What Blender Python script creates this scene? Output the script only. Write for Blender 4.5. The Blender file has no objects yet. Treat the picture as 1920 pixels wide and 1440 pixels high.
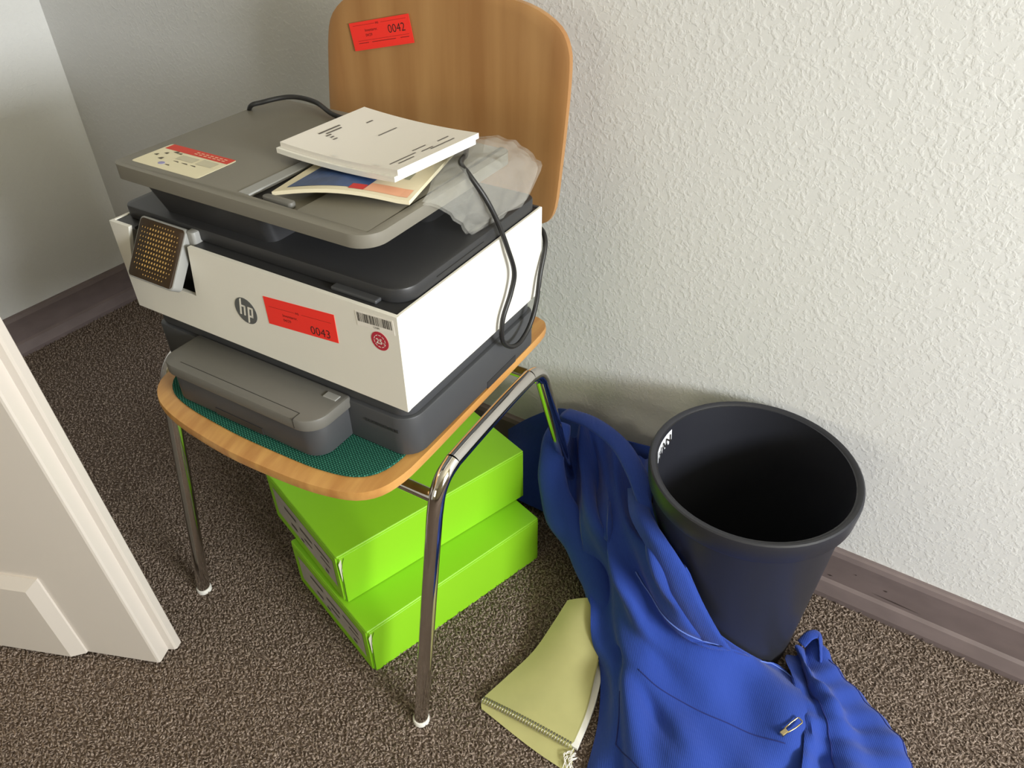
import bpy, bmesh, math, random
import numpy as np
from mathutils import Vector

random.seed(7); rng = np.random.default_rng(7)
scene = bpy.context.scene
COL = scene.collection

# ------------------------------------------------------------------ camera
F_PX = 1439.35
cam_d = bpy.data.cameras.new('camera'); cam = bpy.data.objects.new('camera', cam_d); COL.objects.link(cam)
cam.location = (0.88207, -0.45298, 1.05763)
cam.rotation_euler = (0.91349, 0.01211, 0.57439)
cam_d.sensor_width = 36.0; cam_d.lens = F_PX / 1920 * 36.0
cam_d.clip_start = 0.01; cam_d.clip_end = 60
scene.camera = cam

# ------------------------------------------------------------------ world, lights, exposure
world = bpy.data.worlds.new('world'); scene.world = world; world.use_nodes = True
bg = world.node_tree.nodes['Background']; bg.inputs[0].default_value = (0.75, 0.87, 1.0, 1); bg.inputs[1].default_value = 0.6
ROOM_X0, ROOM_X1, ROOM_Y0, ROOM_Y1, ROOM_H = -0.947, 2.7, -5.2, 0.506, 2.6
WIN_Y0, WIN_Y1, WIN_Z0, WIN_Z1 = -1.15, 0.12, 0.70, 2.30       # window in the right wall
def area(name, loc, rot, sx, sy, power, col):
    l = bpy.data.lights.new(name, 'AREA'); l.shape = 'RECTANGLE'; l.size = sx; l.size_y = sy; l.energy = power; l.color = col
    o = bpy.data.objects.new(name, l); COL.objects.link(o); o.location = loc; o.rotation_euler = rot
    return o
# daylight entering through the window of the right wall: main source low down, yellowish fill added above to brighten the left wall
area('window_daylight', (ROOM_X1 + 0.10, -0.37, 1.15), (0, math.radians(90), 0), 0.42, 0.90, 92, (0.955, 0.985, 1.0))
area('window_upper_fill', (ROOM_X1 + 0.10, -0.52, 1.86), (0, math.radians(90), 0), 0.80, 1.2, 20, (1.0, 0.92, 0.62))
# warm fill added behind the viewer; the front wall has no window
area('rear_warm_fill', (0.4, ROOM_Y0 + 0.02, 1.45), (math.radians(90), 0, 0), 1.8, 1.3, 28, (1.0, 0.95, 0.74))
vs = scene.view_settings
vs.view_transform = 'Standard'; vs.look = 'None'; vs.gamma = 1; vs.use_curve_mapping = False; vs.exposure = -0.10

# ------------------------------------------------------------------ helpers
def srgb(r, g, b):
    f = lambda c: (c / 255 / 12.92) if c / 255 <= 0.04045 else ((c / 255 + 0.055) / 1.055) ** 2.4
    return (f(r), f(g), f(b))
def mat(name, col, rough=0.5, metal=0.0, var=0.0, vscale=(20, 20, 20), bump=0.0, bscale=200, bdist=0.001, spec=0.5, col2=None, detail=4):
    m = bpy.data.materials.new(name); m.use_nodes = True
    nt = m.node_tree; b = nt.nodes['Principled BSDF']
    b.inputs['Base Color'].default_value = (*col, 1); b.inputs['Roughness'].default_value = rough
    b.inputs['Metallic'].default_value = metal; b.inputs['Specular IOR Level'].default_value = spec
    tc = nt.nodes.new('ShaderNodeTexCoord')
    if var > 0 or col2:
        mp = nt.nodes.new('ShaderNodeMapping'); mp.inputs['Scale'].default_value = vscale
        nz = nt.nodes.new('ShaderNodeTexNoise'); nz.inputs['Scale'].default_value = 1; nz.inputs['Detail'].default_value = detail
        rp = nt.nodes.new('ShaderNodeValToRGB')
        c2 = col2 if col2 else tuple(max(0, c * (1 - var)) for c in col)
        c1 = col if col2 else tuple(min(1, c * (1 + var)) for c in col)
        rp.color_ramp.elements[0].position = 0.35; rp.color_ramp.elements[0].color = (*c2, 1)
        rp.color_ramp.elements[1].position = 0.65; rp.color_ramp.elements[1].color = (*c1, 1)
        nt.links.new(tc.outputs['Object'], mp.inputs[0]); nt.links.new(mp.outputs[0], nz.inputs['Vector'])
        nt.links.new(nz.outputs[0], rp.inputs[0]); nt.links.new(rp.outputs[0], b.inputs['Base Color'])
    if bump > 0:
        nb = nt.nodes.new('ShaderNodeTexNoise'); nb.inputs['Scale'].default_value = bscale; nb.inputs['Detail'].default_value = 3
        bp = nt.nodes.new('ShaderNodeBump'); bp.inputs['Strength'].default_value = bump; bp.inputs['Distance'].default_value = bdist
        nt.links.new(tc.outputs['Object'], nb.inputs['Vector']); nt.links.new(nb.outputs[0], bp.inputs['Height'])
        nt.links.new(bp.outputs[0], b.inputs['Normal'])
    return m

def mesh(name, verts, faces, material, smooth=False):
    me = bpy.data.meshes.new(name); me.from_pydata([tuple(map(float, v)) for v in verts], [], [tuple(int(i) for i in f) for f in faces]); me.update()
    bm = bmesh.new(); bm.from_mesh(me); bmesh.ops.recalc_face_normals(bm, faces=bm.faces); bm.to_mesh(me); bm.free()
    if material: me.materials.append(material)
    if smooth:
        me.polygons.foreach_set('use_smooth', [True] * len(me.polygons))
        if smooth is not True: me.set_sharp_from_angle(angle=math.radians(smooth))
    return me
def rot(v, a):
    c, s = math.cos(a), math.sin(a); return (c * v[0] - s * v[1], s * v[0] + c * v[1], v[2])

class Thing:
    """an Empty at the thing's base; vertices are given in the thing's own frame (yawed about the world origin)"""
    def __init__(self, name, label, cat, base, yaw=0.0, group=None):
        self.base = np.array(base, float)
        e = bpy.data.objects.new(name, None); COL.objects.link(e); e.empty_display_size = 0.05
        e.location = rot(base, yaw); e.rotation_euler = (0, 0, yaw)
        e['label'] = label; e['category'] = cat
        if group: e['group'] = group
        self.e = e
    def part(self, name, vf, material, parent=None, smooth=False, label=None, kind=None):
        v, f = vf
        v = np.asarray(v, float) - self.base
        o = bpy.data.objects.new(name, mesh(name, v, f, material, smooth)); COL.objects.link(o)
        o.parent = parent or self.e
        if label: o['label'] = label
        if kind: o['kind'] = kind
        return o
def single(name, vf, material, label, cat, base, smooth=False):
    v, f = vf; v = np.asarray(v, float) - np.array(base)
    o = bpy.data.objects.new(name, mesh(name, v, f, material, smooth)); COL.objects.link(o)
    o.location = base; o['label'] = label; o['category'] = cat
    return o
def struct(name, vf, material, smooth=False, parent=None):
    o = bpy.data.objects.new(name, mesh(name, vf[0], vf[1], material, smooth)); COL.objects.link(o)
    if parent: o.parent = parent
    else: o['kind'] = 'structure'
    return o

def merge(*vfs):
    V, Fc = [], []
    for v, f in vfs:
        n = len(V); V += [tuple(q) for q in v]; Fc += [tuple(i + n for i in g) for g in f]
    return V, Fc
def box(x0, x1, y0, y1, z0, z1, b=0.0, seg=2):
    if b <= 0:
        v = [(x, y, z) for x in (x0, x1) for y in (y0, y1) for z in (z0, z1)]
        return v, [(0, 1, 3, 2), (4, 6, 7, 5), (0, 4, 5, 1), (2, 3, 7, 6), (0, 2, 6, 4), (1, 5, 7, 3)]
    bm = bmesh.new(); bmesh.ops.create_cube(bm, size=1)
    for q in bm.verts:
        q.co = Vector(((x0 + x1) / 2 + q.co.x * (x1 - x0), (y0 + y1) / 2 + q.co.y * (y1 - y0), (z0 + z1) / 2 + q.co.z * (z1 - z0)))
    bmesh.ops.bevel(bm, geom=bm.edges[:], offset=b, segments=seg, profile=0.5, affect='EDGES', clamp_overlap=True)
    bm.verts.index_update(); v = [tuple(q.co) for q in bm.verts]; f = [tuple(q.index for q in g.verts) for g in bm.faces]; bm.free()
    return v, f
def loft(rings, cap=True, closed=True):
    n = len(rings[0]); V = [tuple(q) for r in rings for q in r]; Fc = []
    for i in range(len(rings) - 1):
        for j in range(n if closed else n - 1):
            k = (j + 1) % n; Fc.append((i * n + j, i * n + k, (i + 1) * n + k, (i + 1) * n + j))
    if cap: Fc += [tuple(range(n - 1, -1, -1)), tuple(range((len(rings) - 1) * n, len(rings) * n))]
    return V, Fc
def rr_outline(x0, x1, y0, y1, r, n=6):
    """rounded rectangle; r = radii of corners (x0y0, x1y0, x1y1, x0y1)"""
    if not isinstance(r, (tuple, list)): r = (r,) * 4
    pts = []
    for (cx, cy, rad, a0) in ((x0, y0, r[0], 180), (x1, y0, r[1], 270), (x1, y1, r[2], 0), (x0, y1, r[3], 90)):
        rad = max(rad, 1e-4); ox = cx + rad if cx == x0 else cx - rad; oy = cy + rad if cy == y0 else cy - rad
        for k in range(n + 1):
            a = math.radians(a0 + 90 * k / n); pts.append((ox + rad * math.cos(a), oy + rad * math.sin(a)))
    return pts
def rprism(x0, x1, y0, y1, z0, z1, r, b=0.001, n=6, tilt=None):
    if not isinstance(r, (tuple, list)): r = (r,) * 4
    rings = []
    for ins, z in ((b, z0), (b * .3, z0 + b * .3), (0, z0 + b), (0, z1 - b), (b * .3, z1 - b * .3), (b, z1)):
        o = rr_outline(x0 + ins, x1 - ins, y0 + ins, y1 - ins, tuple(max(q - ins, 1e-4) for q in r), n)
        rings.append([(x, y, z) for x, y in o])
    return loft(rings)
def prism(poly, z0, z1):
    return loft([[(x, y, z0) for x, y in poly], [(x, y, z1) for x, y in poly]])
def xz_prism(poly, y0, y1):
    return loft([[(x, y0, z) for x, z in poly], [(x, y1, z) for x, z in poly]])
def catmull(P, n):
    """interpolate along axis 0, n steps per span"""
    P = np.asarray(P, float); E = np.concatenate([[2 * P[0] - P[1]], P, [2 * P[-1] - P[-2]]])
    out = []
    for i in range(len(P) - 1):
        a, b, c, d = E[i], E[i + 1], E[i + 2], E[i + 3]
        for k in range(n):
            t = k / n; out.append(0.5 * (2 * b + (c - a) * t + (2 * a - 5 * b + 4 * c - d) * t * t + (3 * b - a - 3 * c + d) * t ** 3))
    out.append(P[-1]); return np.array(out)
def tube(path, r, seg=10, flat=None, cap=True, rads=None):
    """sweep a circle (or an ellipse r x flat) along a polyline"""
    P = np.asarray(path, float); T = np.gradient(P, axis=0); T /= np.linalg.norm(T, axis=1)[:, None] + 1e-12
    ref = np.array([0, 0, 1.0]) if abs(T[0][2]) < 0.9 else np.array([1.0, 0, 0])
    u = np.cross(T[0], ref); u /= np.linalg.norm(u); rings = []
    for i in range(len(P)):
        u = u - T[i] * (u @ T[i]); u /= np.linalg.norm(u) + 1e-12; w = np.cross(T[i], u)
        k = 1 if rads is None else rads[i]
        rings.append([P[i] + k * (r * math.cos(a) * u + (flat or r) * math.sin(a) * w) for a in [2 * math.pi * j / seg for j in range(seg)]])
    return loft(rings, cap)
def grid_normals(G):
    du = np.gradient(G, axis=0); dv = np.gradient(G, axis=1); n = np.cross(dv, du)
    n /= np.linalg.norm(n, axis=2)[:, :, None] + 1e-12
    return n if n[:, :, 2].mean() >= 0 else -n
def shell(G, t):
    """closed thin shell from a grid of points, thickness t below it"""
    R, C = G.shape[:2]; N = grid_normals(G); B = G - N * t
    V = np.concatenate([G.reshape(-1, 3), B.reshape(-1, 3)]); o = R * C; Fc = []
    for i in range(R - 1):
        for j in range(C - 1):
            a, b, c, d = i * C + j, i * C + j + 1, (i + 1) * C + j + 1, (i + 1) * C + j
            Fc.append((a, b, c, d)); Fc.append((o + d, o + c, o + b, o + a))
    loop = [(0, j) for j in range(C)] + [(i, C - 1) for i in range(1, R)] + [(R - 1, j) for j in range(C - 2, -1, -1)] + [(i, 0) for i in range(R - 2, 0, -1)]
    idx = [i * C + j for i, j in loop]
    for a, b in zip(idx, idx[1:] + idx[:1]): Fc.append((b, a, o + a, o + b))
    return V, Fc
def surf(rows, n, m):
    G = np.asarray(rows, float); G = catmull(G, n); return np.swapaxes(catmull(np.swapaxes(G, 0, 1), m), 0, 1)
def text_vf(s, size, bold=0.0):
    c = bpy.data.curves.new('t', 'FONT'); c.body = s; c.size = size; c.offset = bold; c.resolution_u = 3
    o = bpy.data.objects.new('t', c); COL.objects.link(o); bpy.context.view_layer.update()
    me = bpy.data.meshes.new_from_object(o.evaluated_get(bpy.context.evaluated_depsgraph_get()))
    v = [tuple(q.co) for q in me.vertices]; f = [tuple(p.vertices) for p in me.polygons]
    bpy.data.objects.remove(o); bpy.data.curves.remove(c); bpy.data.meshes.remove(me)
    return v, f
def place2d(vf, O, ex, ey, dx=0, dy=0, lift=0.0):
    O, ex, ey = (np.array(q, float) for q in (O, ex, ey)); n = np.cross(ex, ey); v, f = vf
    return [tuple(O + (q[0] + dx) * ex + (q[1] + dy) * ey + n * lift) for q in v], f
def rect2d(x0, x1, y0, y1): return [(x0, y0, 0), (x1, y0, 0), (x1, y1, 0), (x0, y1, 0)], [(0, 1, 2, 3)]
def slab2d(x0, x1, y0, y1, O, ex, ey, t, lift=0.0):
    O, ex, ey = (np.array(q, float) for q in (O, ex, ey)); n = np.cross(ex, ey)
    r = [[O + x * ex + y * ey + n * (lift + h) for x, y in ((x0, y0), (x1, y0), (x1, y1), (x0, y1))] for h in (0, t)]
    return loft(r)

# ------------------------------------------------------------------ materials
def wall_material():
    m = mat('wall_plaster', srgb(222, 222, 221), 0.9)
    nt = m.node_tree; b = nt.nodes['Principled BSDF']; tc = nt.nodes['Texture Coordinate']
    n1 = nt.nodes.new('ShaderNodeTexNoise'); n1.inputs['Scale'].default_value = 145; n1.inputs['Detail'].default_value = 2.5; n1.inputs['Distortion'].default_value = 0.4
    n2 = nt.nodes.new('ShaderNodeTexNoise'); n2.inputs['Scale'].default_value = 34; n2.inputs['Detail'].default_value = 2
    rp = nt.nodes.new('ShaderNodeValToRGB'); rp.color_ramp.elements[0].position = 0.47; rp.color_ramp.elements[1].position = 0.66
    mx = nt.nodes.new('ShaderNodeMath'); mx.operation = 'MULTIPLY_ADD'; mx.inputs[1].default_value = 0.35
    bp = nt.nodes.new('ShaderNodeBump'); bp.inputs['Strength'].default_value = 0.26; bp.inputs['Distance'].default_value = 0.0013
    for n in (n1, n2): nt.links.new(tc.outputs['Object'], n.inputs['Vector'])
    nt.links.new(n1.outputs[0], rp.inputs[0]); nt.links.new(n2.outputs[0], mx.inputs[0]); nt.links.new(rp.outputs[0], mx.inputs[2])
    nt.links.new(mx.outputs[0], bp.inputs['Height']); nt.links.new(bp.outputs[0], b.inputs['Normal'])
    return m
def carpet_material(name, cols, scale):
    m = mat(name, cols[1], 1.0, spec=0.1)
    nt = m.node_tree; b = nt.nodes['Principled BSDF']; tc = nt.nodes['Texture Coordinate']
    nz = nt.nodes.new('ShaderNodeTexNoise'); nz.inputs['Scale'].default_value = scale; nz.inputs['Detail'].default_value = 3; nz.inputs['Roughness'].default_value = 0.7
    rp = nt.nodes.new('ShaderNodeValToRGB'); e = rp.color_ramp.elements
    e[0].position = 0.36; e[0].color = (*cols[0], 1); e[1].position = 0.64; e[1].color = (*cols[2], 1); k = e.new(0.5); k.color = (*cols[1], 1)
    nt.links.new(tc.outputs['Object'], nz.inputs['Vector']); nt.links.new(nz.outputs[0], rp.inputs[0]); nt.links.new(rp.outputs[0], b.inputs['Base Color'])
    return m
def wood_material(name, axis_scale, c_lo, c_hi):
    m = mat(name, c_hi, 0.38, vscale=axis_scale, col2=c_lo, detail=5)
    return m
def weave_material():
    m = mat('green_weave', srgb(30, 96, 80), 0.95, spec=0.15)
    nt = m.node_tree; b = nt.nodes['Principled BSDF']; tc = nt.nodes['Texture Coordinate']
    hs = []
    for rotz in (0.6, -0.95):
        mp = nt.nodes.new('ShaderNodeMapping'); mp.inputs['Rotation'].default_value = (0, 0, rotz)
        w = nt.nodes.new('ShaderNodeTexWave'); w.inputs['Scale'].default_value = 105; w.inputs['Distortion'].default_value = 0.6
        nt.links.new(tc.outputs['Object'], mp.inputs[0]); nt.links.new(mp.outputs[0], w.inputs['Vector']); hs.append(w)
    mu = nt.nodes.new('ShaderNodeMath'); mu.operation = 'MULTIPLY'
    nt.links.new(hs[0].outputs['Fac'], mu.inputs[0]); nt.links.new(hs[1].outputs['Fac'], mu.inputs[1])
    rp = nt.nodes.new('ShaderNodeValToRGB'); rp.color_ramp.elements[0].color = (*srgb(20, 66, 56), 1); rp.color_ramp.elements[1].color = (*srgb(70, 140, 120), 1)
    bp = nt.nodes.new('ShaderNodeBump'); bp.inputs['Strength'].default_value = 0.6; bp.inputs['Distance'].default_value = 0.001
    nt.links.new(mu.outputs[0], rp.inputs[0]); nt.links.new(rp.outputs[0], b.inputs['Base Color'])
    nt.links.new(mu.outputs[0], bp.inputs['Height']); nt.links.new(bp.outputs[0], b.inputs['Normal'])
    return m
def twill_material():
    m = mat('blue_twill', srgb(40, 67, 152), 0.85, spec=0.2)
    nt = m.node_tree; b = nt.nodes['Principled BSDF']; tc = nt.nodes['Texture Coordinate']
    b.inputs['Sheen Weight'].default_value = 0.15
    mp = nt.nodes.new('ShaderNodeMapping'); mp.inputs['Rotation'].default_value = (0.3, 0.5, -0.4)
    w = nt.nodes.new('ShaderNodeTexWave'); w.inputs['Scale'].default_value = 130; w.inputs['Distortion'].default_value = 0.4
    nz = nt.nodes.new('ShaderNodeTexNoise'); nz.inputs['Scale'].default_value = 26; nz.inputs['Detail'].default_value = 3
    b1 = nt.nodes.new('ShaderNodeBump'); b1.inputs['Strength'].default_value = 0.35; b1.inputs['Distance'].default_value = 0.0006
    b2 = nt.nodes.new('ShaderNodeBump'); b2.inputs['Strength'].default_value = 0.35; b2.inputs['Distance'].default_value = 0.006
    nt.links.new(tc.outputs['Object'], mp.inputs[0]); nt.links.new(mp.outputs[0], w.inputs['Vector']); nt.links.new(tc.outputs['Object'], nz.inputs['Vector'])
    nt.links.new(w.outputs['Fac'], b1.inputs['Height']); nt.links.new(nz.outputs[0], b2.inputs['Height'])
    nt.links.new(b2.outputs[0], b1.inputs['Normal']); nt.links.new(b1.outputs[0], b.inputs['Normal'])
    return m
def plastic_film():
    m = bpy.data.materials.new('clear_film'); m.use_nodes = True; nt = m.node_tree
    b = nt.nodes['Principled BSDF']; b.inputs['Base Color'].default_value = (0.85, 0.84, 0.80, 1); b.inputs['Roughness'].default_value = 0.12
    tr = nt.nodes.new('ShaderNodeBsdfTransparent'); tr.inputs[0].default_value = (0.96, 0.96, 0.95, 1)
    mx = nt.nodes.new('ShaderNodeMixShader'); mx.inputs[0].default_value = 0.085
    out = nt.nodes['Material Output']
    nt.links.new(tr.outputs[0], mx.inputs[1]); nt.links.new(b.outputs[0], mx.inputs[2]); nt.links.new(mx.outputs[0], out.inputs[0])
    return m
WALL = wall_material()
CARPET = carpet_material('carpet_backing', (srgb(68, 57, 50), srgb(94, 81, 72), srgb(122, 109, 100)), 260)
PILE = carpet_material('carpet_yarn', (srgb(104, 90, 80), srgb(138, 123, 112), srgb(178, 163, 152)), 420)
SKIRT = mat('skirting_brown', srgb(114, 101, 100), 0.55, var=0.10, vscale=(14, 14, 30), bump=0.15, bscale=60)
CEIL = mat('ceiling_bounce_warm', srgb(205, 198, 176), 0.9)  # unseen ceiling, toned warm to tint the bounced light
PAINT = mat('bounce_beige', srgb(176, 166, 132), 0.9)  # for the unseen walls; beige picked to warm the light they bounce
DOORW = mat('door_paint', srgb(212, 204, 196), 0.35, bump=0.08, bscale=40)
WOOD_B = wood_material('beech_backrest', (22, 8, 1.6), srgb(160, 114, 68), srgb(182, 138, 88))
WOOD_S = wood_material('beech_seat', (55, 6, 30), srgb(180, 126, 68), srgb(206, 156, 90))
CHROME = mat('chrome', (0.72, 0.70, 0.68), 0.09, 1.0)
WEAVE = weave_material()
GLIDE = mat('white_plastic', srgb(230, 228, 222), 0.5)
P_WHITE = mat('printer_white', srgb(236, 233, 224), 0.42, bump=0.05, bscale=900, bdist=0.0003)
P_DARK = mat('printer_charcoal', srgb(66, 67, 70), 0.5, bump=0.08, bscale=1200, bdist=0.0003)
P_BLACK = mat('printer_black', srgb(47, 47, 49), 0.45, bump=0.08, bscale=1200, bdist=0.0003)
P_GREY = mat('printer_grey', srgb(122, 118, 108), 0.5, bump=0.06, bscale=1200, bdist=0.0003)
P_MID = mat('printer_mid_grey', srgb(104, 102, 97), 0.5, bump=0.06, bscale=1200, bdist=0.0003)
P_PANEL = mat('panel_grey', srgb(150, 150, 148), 0.45)
P_GROOVE = mat('groove_black', srgb(40, 38, 36), 0.7)
INK = mat('ink_black', srgb(28, 24, 24), 0.7)
REDINK = mat('ink_on_red', srgb(110, 20, 16), 0.8)
RED = mat('fluorescent_red', srgb(255, 52, 40), 0.6)
PAPER = mat('paper_white', srgb(236, 231, 224), 0.85)
PAPER_E = mat('paper_edges', srgb(238, 236, 230), 0.9, var=0.06, vscale=(3, 3, 1500))
GREENB = mat('lime_board', srgb(142, 208, 34), 0.45, bump=0.04, bscale=30, bdist=0.002)
CRAFT = mat('board_edge_white', srgb(225, 225, 205), 0.8)
LABELG = mat('label_grey', srgb(168, 164, 160), 0.8, var=0.06, vscale=(60, 60, 60))
BIN = mat('bin_black', srgb(38, 39, 46), 0.42, bump=0.06, bscale=500, bdist=0.0004)
BLUE = twill_material()
BLUE_SEAM = mat('seam_navy', srgb(26, 40, 110), 0.9)
BLUE_EDGE = mat('seam_pale_blue', srgb(96, 122, 200), 0.9)
BRASS = mat('zip_metal', srgb(214, 196, 150), 0.25, 1.0)
OLIVE = mat('pale_olive_card', srgb(176, 172, 116), 0.75, var=0.03, vscale=(30, 30, 30))
WIRE = mat('binding_wire', srgb(210, 205, 195), 0.3, 0.8)
RUBBER = mat('cable_black', srgb(30, 29, 29), 0.45)
FILM = plastic_film()

# ------------------------------------------------------------------ room shell
X0, X1, Y0, Y1, H = ROOM_X0, ROOM_X1, ROOM_Y0, ROOM_Y1, ROOM_H
T = 0.12
CORR_X = -2.3                                                     # corridor beyond the doorway in the left wall
DY0, DY1, DZ = -1.66, -0.64, 2.02                                 # doorway
FLOOR = struct('floor', box(CORR_X - T, X1 + T, Y0 - T, Y1 + T, -0.1, 0.0), CARPET)
struct('ceiling', box(CORR_X - T, X1 + T, Y0 - T, Y1 + T, H, H + 0.1), CEIL)
struct('wall_back', box(X0 - T, X1 + T, Y1, Y1 + T, 0, H), WALL)
struct('wall_front', box(CORR_X - T, X1 + T, Y0 - T, Y0, 0, H), PAINT)
struct('wall_left', merge(box(X0 - T, X0, DY1, Y1, 0, H), box(X0 - T, X0, Y0, DY0, 0, H), box(X0 - T, X0, DY0, DY1, DZ, H)), WALL)
struct('wall_right', merge(box(X1, X1 + T, Y0, WIN_Y0, 0, H), box(X1, X1 + T, WIN_Y1, Y1, 0, H), box(X1, X1 + T, WIN_Y0, WIN_Y1, 0, WIN_Z0), box(X1, X1 + T, WIN_Y0, WIN_Y1, WIN_Z1, H)), PAINT)
struct('wall_corridor', merge(box(CORR_X - T, CORR_X, Y0, Y1, 0, H), box(CORR_X, X0 - T, Y1 - 0.2, Y1, 0, H)), WALL)
w1 = struct('window_1', merge(*[box(X1 + 0.02, X1 + 0.07, a, b, c, d, 0.004) for a, b, c, d in (
    (WIN_Y0, WIN_Y0 + 0.06, WIN_Z0, WIN_Z1), (WIN_Y1 - 0.06, WIN_Y1, WIN_Z0, WIN_Z1), (WIN_Y0, WIN_Y1, WIN_Z0, WIN_Z0 + 0.06), (WIN_Y0, WIN_Y1, WIN_Z1 - 0.06, WIN_Z1),
    (-0.90, -0.85, WIN_Z0, WIN_Z1))]), DOORW)
struct('window_sill', box(X1 - 0.16, X1 + 0.02, WIN_Y0 - 0.05, WIN_Y1 + 0.05, WIN_Z0 - 0.03, WIN_Z0, 0.004), DOORW, parent=w1)
# skirting: (distance from wall, height) profile swept along a wall
PROF = [(0, 0), (0.027, 0), (0.027, 0.010), (0.020, 0.030), (0.0145, 0.034), (0.0130, 0.086), (0.0100, 0.0935), (0.006, 0.0955), (0, 0.0955)]
def skirt(name, a, b, inward):
    rings = [[(q[0] + inward[0] * d, q[1] + inward[1] * d, z) for d, z in PROF] for q in (a, b)]
    struct(name, loft(rings), SKIRT)
skirt('baseboard_back', (X0, Y1), (X1, Y1), (0, -1))
BB = bpy.data.objects['baseboard_back']
def scuff(x0, z0, x1, z1, w, y=0.4912):
    struct('scuff_mark', ([(x0, y, z0), ((x0 + x1) / 2, y, (z0 + z1) / 2 - w * .6), (x1, y, z1), ((x0 + x1) / 2, y, (z0 + z1) / 2 + w * .5)], [(0, 1, 2, 3)]), SCUFF, parent=BB)
SCUFF = mat('skirting_scuff', srgb(62, 50, 46), 0.8); CHIP = SCUFF
for q in ((0.936, 0.043, 1.010, 0.0405, .0022), (0.868, 0.0425, 0.877, 0.0435, .003), (0.952, 0.058, 0.957, 0.0585, .003), (0.905, 0.066, 0.909, 0.0665, .002)): scuff(*q)
skirt('baseboard_left', (X0, DY1 + 0.09), (X0, Y1), (1, 0))
skirt('baseboard_front', (X1, Y0), (X0, Y0), (0, 1))
skirt('baseboard_right', (X1, Y1), (X1, Y0), (-1, 0))
struct('trim_1', merge(box(X0 - T - 0.02, X0 + 0.018, DY1, DY1 + 0.08, 0, DZ + 0.08, 0.004), box(X0 - T - 0.02, X0 + 0.018, DY0 - 0.08, DY0, 0, DZ + 0.08, 0.004),
                       box(X0 - T - 0.02, X0 + 0.018, DY0, DY1, DZ, DZ + 0.08, 0.004)), DOORW)
# carpet pile: short leaning tufts
def carpet_pile():
    xs, ys = [], []
    def scatter(x0, x1, y0, y1, pitch):
        gx, gy = np.meshgrid(np.arange(x0, x1, pitch), np.arange(y0, y1, pitch)); n = gx.size
        xs.append(gx.ravel() + rng.uniform(-.5, .5, n) * pitch); ys.append(gy.ravel() + rng.uniform(-.5, .5, n) * pitch)
    scatter(-0.3, 1.35, -0.45, Y1 - 0.028, 0.0043)
    scatter(X0 + 0.03, -0.3, -0.6, Y1 - 0.028, 0.0060)
    x = np.concatenate(xs); y = np.concatenate(ys); n = len(x)
    th = rng.uniform(0, 2 * np.pi, n); rad = rng.uniform(.0013, .0027, n); h = rng.uniform(.0030, .0070, n)
    lean = rng.normal(0, .0036, (n, 2))
    V = np.zeros((n, 4, 3), np.float32)
    for k in range(3):
        a = th + k * 2 * np.pi / 3
        V[:, k, 0] = x + rad * np.cos(a); V[:, k, 1] = y + rad * np.sin(a); V[:, k, 2] = 0.0002
    V[:, 3, 0] = x + lean[:, 0]; V[:, 3, 1] = y + lean[:, 1]; V[:, 3, 2] = h
    base = np.arange(n)[:, None, None] * 4
    Fi = (base + np.array([[0, 1, 3], [1, 2, 3], [2, 0, 3]])[None]).reshape(-1)
    me = bpy.data.meshes.new('carpet_pile'); me.vertices.add(n * 4); me.vertices.foreach_set('co', V.ravel())
    me.loops.add(len(Fi)); me.loops.foreach_set('vertex_index', Fi.astype(np.int32))
    me.polygons.add(n * 3); me.polygons.foreach_set('loop_start', np.arange(0, n * 9, 3, dtype=np.int32))
    me.update(calc_edges=True); me.materials.append(PILE)
    o = bpy.data.objects.new('carpet_pile', me); COL.objects.link(o); o['kind'] = 'stuff'; o.parent = FLOOR
carpet_pile()
# corridor ceiling lamp giving the warm light on the door and the carpet in front of it
lampT = Thing('ceiling_lamp', 'white disc ceiling lamp in the corridor behind the door', 'lamp', (-1.45, -1.25, H))
def disc_profile(cx, cy, prof, n=24): return loft([[(cx + r * math.cos(2 * math.pi * k / n), cy + r * math.sin(2 * math.pi * k / n), z) for k in range(n)] for r, z in prof])
lampT.part('lamp_base', disc_profile(-1.45, -1.25, [(.15, H), (.15, H - .02), (.14, H - .025)]), GLIDE, smooth=30)
EM = bpy.data.materials.new('lamp_glow'); EM.use_nodes = True
EM.node_tree.nodes['Principled BSDF'].inputs['Emission Color'].default_value = (1, .72, .42, 1); EM.node_tree.nodes['Principled BSDF'].inputs['Emission Strength'].default_value = 3
lampT.part('lamp_shade', disc_profile(-1.45, -1.25, [(.13, H - .026), (.12, H - .05), (.07, H - .065), (.01, H - .068)]), EM, smooth=True)
pl = bpy.data.lights.new('corridor_bulb', 'POINT'); pl.energy = 16; pl.color = (1, .70, .40); pl.shadow_soft_size = .12
plo = bpy.data.objects.new('corridor_bulb', pl); COL.objects.link(plo); plo.location = (-1.45, -1.25, H - .22)

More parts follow.
